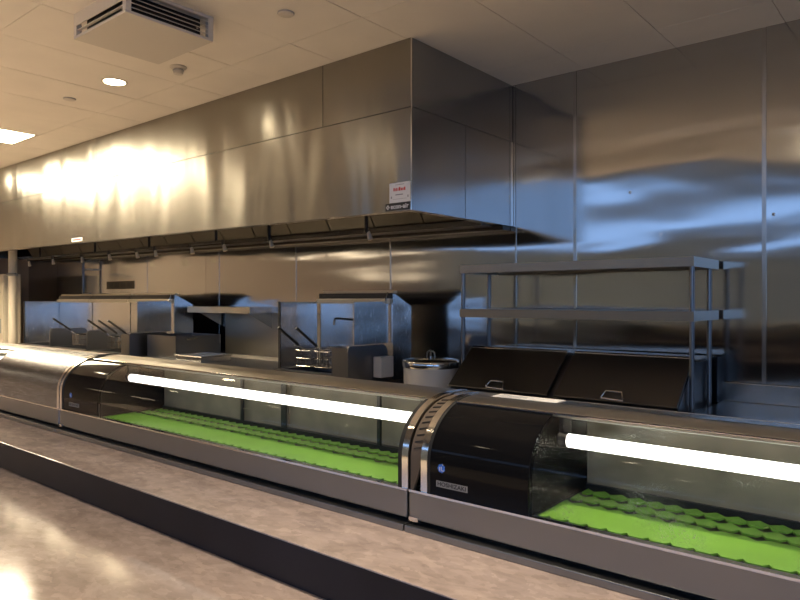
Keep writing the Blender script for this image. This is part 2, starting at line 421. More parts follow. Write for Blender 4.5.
for k in range(4):
    z = dz + .034 + k * .023
    s = MB(); s.prism_x([(-.012, 0), (-.012, .003), (.012, .011), (.012, .008)], dy0 + .03, dy1 - .03)
    o = s.build('louvre_slat', 'diffuser', r)
    o.rotation_euler = (0, 0, PI / 2); o.location = (dx1 - .014 - r.location.x, -r.location.y, z - r.location.z)
box('louvre_slat', 'diffuser', r, dx0 + .03, dx1 - .03, dy0 + .004, dy0 + .02, dz + .044, dz + .048)
for (x, y) in ((dx1 - .02, 2.12),):
    MB().lathe([(.008, dz + .05), (.008, dz + .056)], x, y, 0, 10).build('screw', 'bright_steel', r)

# smoke detector-like sensor and sprinkler covers
r = thing('fire_sensor', 'small round ceiling sensor beside the air diffuser', 'sensor', (-4.03, 2.53, CZ - .05))
def lath(name, mat, prof, x, y, z, par, n=24): return MB().lathe(prof, x, y, z, n).build(name, mat, par, True)
lath('base_plate', 'diffuser', [(.055, 0), (.055, -.008), (.045, -.016)], -4.03, 2.53, CZ, r)
lath('body', 'diffuser', [(.030, -.016), (.034, -.03), (.030, -.05), (.018, -.054)], -4.03, 2.53, CZ, r)
lath('collar', 'grey_metal', [(.037, -.024), (.037, -.029)], -4.03, 2.53, CZ, r)
for (x, y, lab) in ((-5.32, 2.39, 'flat round sprinkler cover plate left of the lit downlight'), (-2.82, 2.43, 'flat round sprinkler cover plate on the ceiling above the hood corner')):
    r = thing('sprinkler_cover', lab, 'sprinkler', (x, y, CZ - .012), 'sprinkler covers')
    lath('cover_plate', 'diffuser', [(.042, -.006), (.042, -.010), (.036, -.012)], x, y, CZ, r)
    lath('ring', 'grey_metal', [(.046, 0), (.046, -.006)], x, y, CZ, r)

# ------------------------------------------------------------------ exhaust hood
HX1 = -2.50; HX0 = -10.6; HY0 = 3.13; HB = 2.0; HM = 2.615
r = thing('exhaust_hood', 'long stainless steel exhaust hood running along the back wall up to ceiling', 'range hood', ((HX0 + HX1) / 2, HY0, HB))
def hood_panel(name, a, b, z0, z1): MB().box(a + .002, b - .002, HY0, HY0 + .012, z0, z1).build(name, 'hood_steel', r)
low = [HX0, -8.3, -5.9, -3.26, HX1]
hood_panel('front_panel', HX0, -6.39, HB, HM); hood_panel('front_panel', -6.39, HX1, HB, HM)
for a, b in zip([HX0, -8.3, -7.07, -6.39, -3.26], [-8.3, -7.07, -6.39, -3.26, HX1]):
    hood_panel('closure_panel', a, b, HM + .003, CZ - .001)
MB().box(HX1 - .012, HX1, HY0 + .012, 3.70, HB, HM).build('end_panel', 'hood_end', r)
MB().box(HX1 - .012, HX1, 3.702, WY - .006, HB, HM).build('end_panel', 'hood_end', r)
MB().box(HX1 - .012, HX1, HY0 + .012, WY - .006, HM + .003, CZ - .001).build('closure_panel', 'hood_end', r)
MB().box(HX0, HX0 + .012, HY0 + .012, WY - .006, HB, CZ - .001).build('end_panel', 'hood_steel', r)
box('corner_trim', 'bright_steel', r, HX1 - .004, HX1 + .003, HY0 - .003, HY0 + .004, HB, CZ - .002)
box('seam_trim', 'hood_dark', r, HX0, HX1 + .001, HY0 - .001, HY0, HM - .002, HM + .003)
box('seam_trim', 'hood_dark', r, HX1, HX1 + .001, HY0, WY - .006, HM - .002, HM + .003)
box('seam_trim', 'hood_dark', r, HX1, HX1 + .001, 3.699, 3.703, HB, HM)
for xs in (-3.26, -6.39, -7.07): box('seam_trim', 'hood_dark', r, xs - .002, xs + .002, HY0 - .001, HY0, HM + .003 if xs > -4 else HM - .18, CZ - .002)
box('seam_trim', 'bright_steel', r, HX1, HX1 + .004, WY - .016, WY - .006, HB, HM)
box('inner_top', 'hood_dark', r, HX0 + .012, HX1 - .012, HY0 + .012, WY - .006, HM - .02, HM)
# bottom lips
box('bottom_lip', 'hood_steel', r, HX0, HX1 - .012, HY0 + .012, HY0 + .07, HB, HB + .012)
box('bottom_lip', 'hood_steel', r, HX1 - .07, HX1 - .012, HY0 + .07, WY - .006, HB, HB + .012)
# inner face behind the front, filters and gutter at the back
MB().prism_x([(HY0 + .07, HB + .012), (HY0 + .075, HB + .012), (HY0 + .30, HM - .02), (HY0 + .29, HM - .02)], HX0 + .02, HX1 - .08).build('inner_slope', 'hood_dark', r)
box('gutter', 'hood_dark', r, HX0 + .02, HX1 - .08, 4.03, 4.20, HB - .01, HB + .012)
box('gutter_lip', 'steel', r, HX0 + .02, HX1 - .08, 4.02, 4.03, HB - .012, HB + .03)
fw = .5; nf = int((HX1 - HX0 - .12) / fw); x = HX1 - .1; fme = None
for k in range(nf):
    if fme is None:
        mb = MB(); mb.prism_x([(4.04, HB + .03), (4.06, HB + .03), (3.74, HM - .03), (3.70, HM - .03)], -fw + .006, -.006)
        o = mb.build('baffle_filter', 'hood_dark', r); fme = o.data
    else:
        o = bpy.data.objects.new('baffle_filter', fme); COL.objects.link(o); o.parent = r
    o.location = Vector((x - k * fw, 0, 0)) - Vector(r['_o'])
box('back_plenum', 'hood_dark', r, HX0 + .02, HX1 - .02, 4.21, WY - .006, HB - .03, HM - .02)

hood = r
for ch in hood.children:          # the lower edge climbs slightly towards the far end
    if ch.name.startswith('baffle_filter'): continue
    for v in ch.data.vertices:
        if v.co.z < 2.1: v.co.z += .0075 * (HX1 - v.co.x)
# maker's stickers on the hood
y = HY0 - .0015
r = thing('hood_certificate', 'white paper certificate sticker at the lower right corner of the hood', 'sticker', (-2.59, y, 2.06))
box('sheet', 'paper', r, -2.672, -2.508, y, y + .0015, 2.052, 2.172)
f = MB(); xx = -2.640
for wv, hv in ((.010, .020), (.006, .016), (.009, .018), (.005, .015), (.013, .022), (.010, .016), (.009, .016), (.011, .020)):
    f.box(xx, xx + wv, y - .0004, y, 2.122, 2.122 + hv); xx += wv + .003
f.build('red_print', 'red', r)
for q in ((-2.625, -2.555, 2.158, 2.161), (-2.625, -2.565, 2.096, 2.102), (-2.645, -2.535, 2.072, 2.0735), (-2.66, -2.652, 2.078, 2.092), (-2.53, -2.522, 2.078, 2.092)):
    box('print_line', 'ink', r, q[0], q[1], y - .0004, y, q[2], q[3])
r = thing('hood_badge', 'black maker badge with white econ-air lettering on the hood edge', 'badge', (-2.60, y, 2.0))
box('plate', 'black', r, -2.705, -2.512, y, y + .0015, 2.004, 2.050)
text_mesh('lettering', 'econ-air', 'paper', r, .040, (-2.592, y - .0003, 2.028), FRONT, bold=.0010)
f = MB(); cx, cz = -2.685, 2.027
for (sx, sz) in ((0, .009), (0, -.009), (.009, 0), (-.009, 0)):
    f.box(cx + sx - .0045, cx + sx + .0045, y - .0004, y, cz + sz - .0045, cz + sz + .0045)
f.build('emblem', 'paper', r)
r = thing('hood_warning_label', 'tiny red and white warning label on the left hood edge', 'label', (-6.81, y, 2.048))
box('sheet', 'paper', r, -6.92, -6.69, y, y + .0015, 2.048, 2.086)
box('red_print', 'red', r, -6.89, -6.72, y - .0004, y, 2.060, 2.074)

# fire suppression drops under the hood
def nozzle_pipe(label, xs, drop_x, z=1.99, yy=3.65):
    r = thing('suppression_pipe', label, 'pipe', (drop_x, yy, z - .06), 'fire suppression pipes under the hood')
    MB().tube([(drop_x, yy, HM - .02), (drop_x, yy, z)], .014).build('drop_pipe', 'black', r, True)
    if len(xs) > 1:
        MB().tube([(min(xs), yy, z), (max(xs), yy, z)], .014).build('cross_pipe', 'black', r, True)
    for x in xs:
        e = MB().tube([(x, yy, z + .012), (x, yy, z - .02), (x + .02, yy, z - .035)], .015).build('elbow', 'black', r, True)
        n = MB().tube([(x + .018, yy, z - .030), (x + .040, yy, z - .088)], [.013, .020]).build('nozzle', 'cream', r, True)
nozzle_pipe('leftmost black pipe tee with two spray nozzles under the hood', (-9.3, -8.6), -8.95)
nozzle_pipe('black pipe tee with two wide-set nozzles above the left fryers', (-7.83, -7.19), -7.5)
nozzle_pipe('black pipe tee with two close-set nozzles above the right end of left fryers', (-6.61, -6.25), -6.35)
nozzle_pipe('black pipe tee with two nozzles above the wall shelf', (-5.61, -5.10), -5.20)
nozzle_pipe('single black pipe drop with one nozzle left of the blue splash shield', (-4.45,), -4.45)
nozzle_pipe('single black pipe drop with one nozzle nearest the hood corner', (-3.34,), -3.34)

# ------------------------------------------------------------------ front bar counter
CT, CL = .927, .83
r = thing('bar_counter', 'two-level brown mottled bar counter with a black riser', 'counter', (-2, 0.9, 0))
box('upper_worktop', 'counter', r, -9.5, 3.0, .985, 1.72, CT - .035, CT, .002)
box('riser', 'riser', r, -9.5, 3.0, 1.0, 1.02, CL - .002, CT - .035)
box('riser_face', 'riser', r, -9.5, 3.0, .990, 1.0, CL, CT - .004) if False else None
box('edge_band', 'riser', r, -9.5, 3.0, .9835, .985, CT - .035, CT - .003)
box('riser_skirt', 'riser', r, -9.5, 3.0, .988, 1.0, CL, CT - .035)
box('lower_worktop', 'counter', r, -9.5, 3.0, .30, 1.02, CL - .04, CL - .0)
box('lower_edge_band', 'riser', r, -9.5, 3.0, .296, .30, CL - .04, CL - .001)
box('base_cabinet', 'riser', r, -9.4, 2.9, .62, 1.70, 0, CL - .04)
box('base_cabinet', 'riser', r, -9.4, 2.9, 1.02, 1.70, CL - .04, CT - .035)

# ------------------------------------------------------------------ refrigerated display cases
YF, ZB, ZT, YK = 1.215, 1.02, 1.225, 1.525
def arc_profile(inset=0.0, n=14, back=1.392, zs=ZB):
    """front curve of the case, from the base lip up and over: list of (y, z)"""
    cy, cz, ry, rz = 1.385, 1.09, 1.385 - YF - inset, ZT - 1.09 - inset
    pts = [(YF + inset, zs)]
    for k in range(n + 1):
        a = (PI / 2) * k / n
        pts.append((cy - ry * math.cos(a), cz + rz * math.sin(a)))
    pts.append((back, ZT - inset)); return pts
GLASS_END = 1.328
def clip_profile(pts, y0, y1):
    """the piece of the curve between two depths"""
    out = []
    for (ya, za), (yb, zb) in zip(pts[:-1], pts[1:]):
        if yb < y0 or ya > y1: continue
        f0 = max(0, (y0 - ya) / (yb - ya)) if yb > ya else 0; f1 = min(1, (y1 - ya) / (yb - ya)) if yb > ya else 1
        if not out: out.append((ya + (yb - ya) * f0, za + (zb - za) * f0))
        out.append((ya + (yb - ya) * f1, za + (zb - za) * f1))
    return out
def arc_sheet(x0, x1, outer, inner, back=1.392, taper=None, zs=ZB, y0=-9, y1=9):
    """curved strip of the section between two insets, from x0 to x1"""
    mb = MB(); po, pi_ = arc_profile(outer, back=back, zs=zs), arc_profile(inner, back=back, zs=zs)
    po, pi_ = clip_profile(po, y0, y1), clip_profile(pi_, y0, y1); n = min(len(po), len(pi_)); po, pi_ = po[:n - 1] + po[-1:], pi_[:n - 1] + pi_[-1:]
    A, B, C_, D = [], [], [], []
    for k in range(n):
        a, b = (x0, x1)
        if taper and k == 0:
            mid = x0 + taper * (x1 - x0); a, b = mid - .004, mid + .004
        A.append(mb.bm.verts.new((a, *po[k]))); B.append(mb.bm.verts.new((b, *po[k])))
        C_.append(mb.bm.verts.new((a, *pi_[k]))); D.append(mb.bm.verts.new((b, *pi_[k])))
    f = mb.bm.faces.new
    for k in range(n - 1):
        f((A[k], B[k], B[k + 1], A[k + 1])); f((C_[k], C_[k + 1], D[k + 1], D[k]))
        f((A[k], A[k + 1], C_[k + 1], C_[k])); f((B[k], D[k], D[k + 1], B[k + 1]))
    f((A[0], C_[0], D[0], B[0])); f((A[-1], B[-1], D[-1], C_[-1]))
    return mb
def zigzag(x0, x1, y0, y1, amp, pitch):
    n = max(2, int(round((x1 - x0) / pitch))); p = (x1 - x0) / n; front, back = [], []
    for k in range(n):
        xa = x0 + k * p
        front += [(xa, y0), (xa + .30 * p, y0), (xa + .5 * p, y0 + amp), (xa + .70 * p, y0)]
        back += [(xa, y1), (xa + .5 * p, y1 - amp * 1.3)]
    front.append((x1, y0)); back.append((x1, y1))
    return front + back[::-1]
def mat_mesh(x0, x1, y0, y1, z, zr, amp, pitch):
    """scalloped green mat, its back edge raised by zr"""
    mb = MB(); pr = zigzag(x0, x1, y0, y1, amp, pitch)
    mb.prism_z(pr, 0, .004)
    for v in mb.bm.verts:
        f = max(0, min(1, (v.co.y - y0) / (y1 - y0))); v.co.z += z + zr * f
    bmesh.ops.triangulate(mb.bm, faces=[f for f in mb.bm.faces if len(f.verts) > 4])
    return mb
def display_case(x0, x1, label, kind, glass):
    r = thing('sushi_display_case', label, 'display case', ((x0 + x1) / 2, 1.39, CT), 'refrigerated display cases on the bar')
    # feet rail, base
    box('plinth_rail', 'case_steel', r, x0 + .002, x1 - .002, 1.195, 1.235, CT, CT + .016, .002)
    box('plinth', 'black', r, x0 + .006, x1 - .006, 1.235, YK - .02, CT, .957)
    box('base_panel', 'case_steel', r, x0 + .003, x1 - .003, YF - .004, YF + .02, .954, ZB, .003)
    box('base_lip', 'bright_steel', r, x0 + .003, x1 - .003, YF - .005, YF + .010, ZB - .003, ZB + .002)
    box('floor_pan', 'black', r, x0 + .003, x1 - .003, YF + .02, YK, .957, ZB - .004)
    box('corner_clip', 'bright_steel', r, x0 + .004, x0 + .03, YF - .006, YF - .003, .950, .960)
    # top
    MB().prism_x([(1.394, ZT - .012), (1.394, ZT), (1.458, ZT), (1.464, ZT - .003), (YK, ZT - .022), (YK, ZT - .030), (1.455, ZT - .012)], x0 + .003, x1 - .003).build('top_panel', 'top_steel', r)
    box('back_rail', 'case_steel', r, x0 + .003, x1 - .003, YK - .012, YK, ZB - .004, ZT - .012) if kind == 'cover' else None
    cx0 = x0 + (.002 if kind == 'mid' else .036)
    if kind != 'cover':
        st = None if kind == 'mid' else arc_sheet(x0 + .002, cx0, .004, .012, back=1.46, taper=.1).build('vent_strip', 'vent_brown', r, True)
        prof = arc_profile(.004, n=40)
        for k in range(0 if kind == 'mid' else 10):
            q = 6 + k * 3; (ya, za), (yb, zb) = prof[q], prof[q + 1]
            ny, nz = -(zb - za), (yb - ya); L = math.hypot(ny, nz); ny, nz = ny / L, nz / L
            mb = MB(); vs = []
            for (dxx, s) in ((.010, -.6), (.030, .15), (.030, .55), (.010, -.2)):
                vs.append((x0 + dxx, ya + (yb - ya) * s * 1.2, za + (zb - za) * s * 1.2 + .002))
            a = [mb.bm.verts.new((vx, vy + ny * .0006, vz + nz * .0006)) for vx, vy, vz in vs]
            b = [mb.bm.verts.new((vx, vy - ny * .002, vz - nz * .002)) for vx, vy, vz in vs]
            for i in range(4): mb.bm.faces.new((a[i], a[(i + 1) % 4], b[(i + 1) % 4], b[i]))
            mb.bm.faces.new(a[::-1]); mb.bm.faces.new(b)
            o = mb.build('vent_slot', 'rubber', r)
        arc_sheet(cx0, cx0 + .018, -.002, .012, back=1.43).build('end_frame', 'bright_steel', r, True)
        dk0, dk1 = cx0 + .018, x0 + .310
        arc_sheet(dk0, dk0 + .006, .001, .01, back=1.392).build('seal', 'rubber', r, True)
        arc_sheet(dk0 + .006, dk1, .002, .006, y1=GLASS_END).build('dark_glass', 'black_gloss', r, True)
        box('machine_housing', 'black', r, dk0, dk1 - .002, 1.394, YK - .002, ZB - .004, ZT - .027)
        g0, g1 = dk1, x1 - .034
    else:
        g0, g1 = x0 + .05, x1 - .72
        arc_sheet(g1, x1 - .016, -.002, .004, back=1.40).build('steel_cover', 'cover_steel', r, True)
    arc_sheet(x1 - .020, x1 - .002, -.004 if kind == 'cover' else -.002, .012, back=1.46).build('end_frame', 'bright_steel', r, True)
    if kind != 'cover': arc_sheet(x1 - .034, x1 - .020, .001, .012, back=1.392).build('seal', 'rubber', r, True)
    # clear curved glass
    arc_sheet(g0, g1, .002, .005, y1=GLASS_END).build('curved_glass', glass, r, True)
    arc_sheet(x0 + .06 if kind != 'cover' else x0 + .003, x1 - .021 if kind != 'cover' else g1, .000, .006, y0=GLASS_END - .004, back=1.40).build('top_nose', 'top_steel', r, True)
    MB().tube([(x0 + .06, GLASS_END - .004, 1.2165), (g1, GLASS_END - .004, 1.2165)], .003, 8).build('nose_trim', 'bright_steel', r, True)
    # end walls
    e = arc_profile(.012) + [(YK - .002, ZT - .027), (YK - .002, ZB - .003)]
    MB().prism_x(e, x1 - .020, x1 - .004).build('end_wall', 'matte_black', r)
    MB().prism_x(e, g0 - .004, g0 + .003).build('end_wall', 'matte_black', r)
    # inside
    box('reflector', 'inner_white', r, g0 + .01, g1 - .005, 1.394, YK - .05, ZT - .030, ZT - .024)
    mid = (g0 + g1) / 2
    d = box('sliding_door', 'inner_back', r, g0 + .004, mid + .02, YK - .034, YK - .026, ZB, ZT - .030)
    box('door_stile', 'black', d, mid - .005, mid + .02, YK - .038, YK - .034, ZB, ZT - .030)
    d = box('sliding_door', 'inner_back', r, mid + .02, g1, YK - .022, YK - .014, ZB, ZT - .030)
    box('sill', 'black', r, g0, g1, YK - .042, YK, ZB - .003, ZB + .012)
    for q in (.36, .80):
        xx = g0 + q * (g1 - g0); box('hanger', 'black', r, xx, xx + .012, 1.472, 1.480, ZB + .014, ZT - .03)
    MB().tube([(g0 + .01, 1.485, ZB + .05), (g1 - .01, 1.485, ZB + .05)], .006).build('cooling_pipe', 'dark_steel', r, True) if False else None
    t = MB().tube([(g0 + .03, 1.335, 1.160), (g1 - .02, 1.335, 1.160)], .0145, 16).build('light_tube', 'tube', r, True)
    for (xa, xb) in ((g0 + .012, g0 + .032), (g1 - .022, g1 - .005)):
        MB().tube([(xa, 1.335, 1.160), (xb, 1.335, 1.160)], .017, 16).build('tube_socket', 'black', r, True)
        box('socket_bracket', 'black', r, xa, xa + .01, 1.33, 1.37, 1.16, ZT - .013)
    # green mats: top-level things lying in the case
    who = {'cover': 'leftmost', 'mid': 'middle', 'right': 'right'}[kind]
    L = (g1 - g0 - .03) / 2
    for row, (ya, yb, z, zr, word) in enumerate(((1.236, 1.366, ZB - .003, .002, 'front'), (1.386, 1.426, ZB - .003, .002, 'middle'), (1.444, 1.478, ZB - .003, .002, 'rear'))):
        m = mat_mesh(g0 + .012, g1 - .010, ya, yb, z, zr, .012, .040).build('green_mat', 'green')
        tag(m, 'bright green scalloped plastic mat, %s row inside the %s display case' % (word, who), 'mat', 'green mats in the display cases')
    return r
XJ0, XJ1 = -2.79, -.978
cases = {}
cases['left'] = display_case(XJ0 - 1.80, XJ0, 'leftmost display case with a curved brushed steel cover', 'cover', 'glass')
cases['mid'] = display_case(XJ0, XJ1, 'middle refrigerated sushi case with clear curved glass over green mats', 'mid', 'glass')
cases['right'] = display_case(XJ1, XJ1 + 1.80, 'right refrigerated sushi case with misted glass and black end panel', 'right', 'glass_wet')
for key, x0 in (('mid', XJ0), ('right', XJ1)):
    r = cases[key]; yy = YF + .0015
    xe = x0 + .092
    f = MB(); n = 14
    pts = [(xe + .0105 * (1 if k % 2 else .86) * math.cos(2 * PI * k / n), 1.083 + .0105 * (1 if k % 2 else .86) * math.sin(2 * PI * k / n)) for k in range(n)]
    a = [f.bm.verts.new((px, yy - .0006, pz)) for px, pz in pts]; b = [f.bm.verts.new((px, yy, pz)) for px, pz in pts]
    for i in range(n): f.bm.faces.new((a[i], a[(i + 1) % n], b[(i + 1) % n], b[i]))
    f.bm.faces.new(a); f.bm.faces.new(b[::-1])
    em = f.build('emblem', 'blue', r)
    f = MB()
    f.box(xe - .0055, xe - .0035, yy - .001, yy - .0006, 1.078, 1.086); f.box(xe + .000, xe + .0065, yy - .001, yy - .0006, 1.077, 1.079)
    f.box(xe - .001, xe + .001, yy - .001, yy - .0006, 1.079, 1.087); f.box(xe + .003, xe + .005, yy - .001, yy - .0006, 1.0895, 1.092)
    f.build('emblem_mark', 'paper', r)
    box('name_plate', 'plate_grey', r, x0 + .078, x0 + .162, yy - .0006, yy, 1.0405, 1.0545)
    text_mesh('name_lettering', 'HOSHIZAKI', 'plate_text', r, .0125, (x0 + .12, yy - .0008, 1.0475), FRONT, 1.15, .0003)
# notice on the right case top
def on_top(mb, name, mat, par):
    o = mb.build(name, mat, par); o.location = Vector((0, 1.394, ZT)) - Vector(par['_o']); return o
r = thing('case_notice', 'white printed notice stuck flat on top of the right display case', 'notice', (-.79, 1.42, ZT))
on_top(MB().box(-.872, -.70, .008, .060, .0002, .0010), 'sheet', 'paper', r)
for k in range(5): on_top(MB().box(-.862, -.80 + random.uniform(0, .08), .014 + k * .009, .0160 + k * .009, .0010, .0013), 'print_line', 'ink', r)
r = thing('case_nameplate', 'long pale metal data strip along the top of the right display case', 'plate', (-.43, 1.42, ZT))
on_top(MB().box(-.69, -.20, .008, .054, .0002, .0010), 'strip', 'bright_steel', r)
on_top(MB().box(-.69, -.20, .0545, .059, .0002, .0012), 'edge', 'grey_metal', r)

# ------------------------------------------------------------------ sandwich prep table and overshelf
r = thing('prep_table', 'stainless refrigerated prep table with two dark sloping lids', 'prep table', (-1.84, 3.9, 0))
PX0, PX1 = -2.60, -1.080
box('cabinet_body', 'steel', r, PX0, PX1, 3.42, 4.27, .12, .84)
for k in range(2):
    a = PX0 + .03 + k * .735
    d = box('door', 'steel', r, a, a + .70, 3.40, 3.419, .16, .80, .004)
    box('handle', 'black', d, a + .25, a + .45, 3.385, 3.40, .74, .775)
for (x, y) in ((PX0 + .06, 3.48), (PX1 - .06, 3.48), (PX0 + .06, 4.2), (PX1 - .06, 4.2)):
    MB().tube([(x, y, 0), (x, y, .12)], .025).build('leg', 'dark_steel', r, True)
box('cutting_board', 'paper', r, PX0, PX1, 3.30, 3.60, .84, .865, .003)
MB().prism_x([(3.61, .84), (4.26, .84), (4.26, 1.115), (3.91, 1.115), (3.90, 1.105), (3.61, .872)], PX0 + .036, PX1 - .036).build('top_housing', 'dark_steel', r)
box('rear_ledge', 'steel', r, PX0 + .02, PX1 - .02, 3.93, 4.25, 1.115, 1.128)
def lid(xa, xb):
    ang = math.atan2(1.135 - .895, 3.905 - 3.615)
    L = math.hypot(1.135 - .895, 3.905 - 3.615)
    mb = MB().box(xa, xb, 0, L, 0, .012, .002)
    o = mb.build('lid', 'lid', r); o.rotation_euler = (ang, 0, 0); o.location = Vector((0, 3.61, .892)) - Vector(r['_o'])
    e = MB().box(xa, xb, L - .012, L + .004, -.002, .016, .002).build('lid_edge', 'bright_steel', o); e.location = (0, 0, 0)
    c = (xa + xb) / 2
    h = MB().tube([(c - .062, .010, .010), (c - .060, .012, .026), (c - .046, .056, .030), (c + .046, .056, .030), (c + .060, .012, .026), (c + .062, .010, .010), (c - .062, .010, .020)], .006).build('handle', 'bright_steel', o, True)
    h.location = (0, 0, 0)
    return o
lid(PX0 + .030, -1.862); lid(-1.812, PX1 - .034)
r = thing('over_shelf', 'two-tier stainless overshelf on four posts above the prep table', 'shelf', (-1.84, 4.0, .84))
for z in (1.695, 1.398):
    mb = MB(); mb.box(PX0, PX1, 3.78, 4.27, z - .004, z, 0)
    mb.box(PX0, PX1, 3.78, 3.784, z - .054, z - .004); mb.box(PX0, PX1, 4.266, 4.27, z - .054, z - .004)
    mb.box(PX0, PX0 + .004, 3.784, 4.266, z - .054, z - .004); mb.box(PX1 - .004, PX1, 3.784, 4.266, z - .054, z - .004)
    mb.build('shelf_board', 'shelf_steel', r)
for (x, y) in ((PX0 + .016, 3.800), (PX1 - .016, 3.800), (PX0 + .016, 4.13), (PX1 - .016, 4.13)):
    pb = .84 if False else (.865 if x < -2 else .84)
    MB().tube([(x, y, 1.128 if y > 4.2 and False else .842), (x, y, 1.641)], .0135, 12).build('post', 'dark_steel', r, True)
    MB().tube([(x, y, 1.344), (x, y, 1.394)], .0165, 12).build('collar', 'shelf_steel', r, True)
# steel counter to the right
r = thing('steel_work_table', 'stainless work table with upturned back ledge right of the prep table', 'work table', (.3, 3.9, 0))
box('table_top', 'steel', r, -1.055, 2.2, 3.30, 4.29, .83, .865, .003)
box('backsplash', 'steel', r, -1.055, 2.2, 4.28, 4.30, .865, .975, .003)
box('undershelf', 'steel', r, -1.0, 2.15, 3.40, 4.2, .25, .27)
for (x, y) in ((-1.0, 3.36), (2.1, 3.36), (-1.0, 4.22), (2.1, 4.22)):
    MB().tube([(x, y, 0), (x, y, .83)], .02).build('leg', 'steel', r, True)

# ------------------------------------------------------------------ rice pot on its stand
px, py = -2.86, 3.80
r = thing('pot_stand', 'low steel stand carrying the white rice pot', 'stand', (px, py, 0))
box('shelf_board', 'steel', r, px - .21, px + .21, py - .24, py + .24, .63, .65)
for sx in (-1, 1):
    for sy in (-1, 1):
        MB().tube([(px + sx * .19, py + sy * .22, 0), (px + sx * .19, py + sy * .22, .63)], .014).build('leg', 'steel', r, True)
r = thing('rice_pot', 'round white rice warmer with a shiny steel lid', 'rice warmer', (px, py, .65))
lath('body', 'white', [(.17, 0), (.185, .01), (.192, .06), (.194, .335)], px, py, .65, r, 40)
lath('rim_band', 'bright_steel', [(.194, .335), (.200, .338), (.203, .350), (.203, .378), (.198, .384)], px, py, .65, r, 40)
l = lath('lid', 'steel', [(.197, .384), (.190, .390), (.10, .402), (.02, .406)], px, py, .65, r, 40)
k = MB().tube([(px - .035, py, 1.055), (px - .032, py, 1.088), (px - .02, py, 1.098), (px + .02, py, 1.098), (px + .032, py, 1.088), (px + .035, py, 1.055)], .006).build('lid_handle', 'dark_steel', r, True)
MB().tube([(px, py, 1.054), (px, py, 1.11)], .008).build('knob', 'bright_steel', r, True)

# ------------------------------------------------------------------ fryers
def fryer(xr, w, label, right_shield, left_shield, loc_y=3.34):
    xl = xr - w
    r = thing('deep_fryer', label, 'fryer', ((xl + xr) / 2, 3.7, 0), 'deep fryers under the hood')
    box('cabinet', 'dark_steel', r, xl + .004, xr - .004, 3.36, 4.10, .12, .86)
    d = box('door', 'steel', r, xl + .03, xr - .03, 3.34, 3.36, .16, .70, .003)
    box('handle', 'bright_steel', d, xl + .08, xr - .08, 3.315, 3.34, .64, .66)
    for (x, y) in ((xl + .05, 3.42), (xr - .05, 3.42), (xl + .05, 4.04), (xr - .05, 4.04)):
        MB().tube([(x, y, 0), (x, y, .12)], .022).build('leg', 'dark_steel', r, True)
    tk = MB(); tk.box(xl + .004, xr - .004, 3.36, 3.42, .86, .93); tk.box(xl + .004, xl + .05, 3.42, 3.84, .86, .93)
    tk.box(xr - .05, xr - .004, 3.42, 3.84, .86, .93); tk.box(xl + .05, xr - .05, 3.80, 3.84, .86, .93)
    tk.build('tank_rim', 'dark_steel', r)
    box('oil', 'black_gloss', r, xl + .05, xr - .05, 3.42, 3.80, .86, .885)
    # side guards (rounded rear top corner)
    for x in ((xr - .012,) if left_shield else (xl + .002, xr - .012)):
        pr = [(3.36, .93), (3.36, 1.10), (3.375, 1.135)]
        pr += [(3.72 + .07 * math.sin(a), 1.065 + .07 * math.cos(a)) for a in [PI / 2 * q / 6 for q in range(7)]] + [(3.79, .93)]
        MB().prism_x(pr, x, x + .01).build('side_guard', 'dark_steel', r)
    if right_shield: box('front_guard', 'dark_steel', r, xr - .16, xr - .014, 3.36, 3.37, .93, 1.125)
    # flue riser with its slotted cap
    MB().prism_x([(3.85, .86), (3.85, 1.505), (3.88, 1.505), (4.07, 1.41), (4.07, .86)], xl + .004, xr - .004).build('flue_riser', 'shield_steel', r)
    box('flue_cap', 'splash_steel', r, xl + .002, xr - .002, 3.815, 3.85, 1.432, 1.468, .003)
    box('flue_slot', 'black', r, xl + .004, xr - .004, 3.843, 3.85, 1.472, 1.512)
    box('flue_cap', 'splash_steel', r, xl + .03, xr - .002, 3.86, 3.90, 1.512, 1.532, .003)
    if right_shield:
        s = MB().prism_x([(3.46, 1.138), (3.46, 1.445), (3.80, 1.45), (3.832, 1.52), (3.832, 1.138)], xr - .045, xr - .035).build('splash_shield', 'shield_steel', r)
        for (yy, zz) in ((3.475, 1.16), (3.475, 1.29), (3.475, 1.43), (3.80, 1.16), (3.80, 1.29), (3.80, 1.43)):
            b = MB().tube([(xr - .035, yy, zz), (xr - .031, yy, zz)], .004, 8).build('rivet', 'bright_steel', s)
        for o in s.children: o.location = (0, 0, 0)
        fixchildren(s)
    if left_shield:
        MB().box(xl - .022, xl - .004, 3.44, left_shield, .86, 1.445, .002).build('splash_shield', 'shield_steel', r)
        box('shield_edge', 'black', r, xl - .024, xl - .002, 3.432, 3.44, .86, 1.447)
    return r
def fixchildren(s):
    # sub-part meshes are written in world coordinates; the part itself carries the offset
    for o in s.children: o.location = (0, 0, 0)
fryer(-3.25, .80, 'dark steel deep fryer nearest the white rice pot with tall blue-lit shields', True, 3.83)
fryer(-6.20, .88, 'right fryer of the far left group with a splash shield on its right', True, None)
fryer(-7.09, .88, 'centre fryer of the far left group behind standing basket handles', False, None)
fryer(-7.98, .88, 'leftmost fryer with a tall glossy steel shield on its left', False, 4.10)

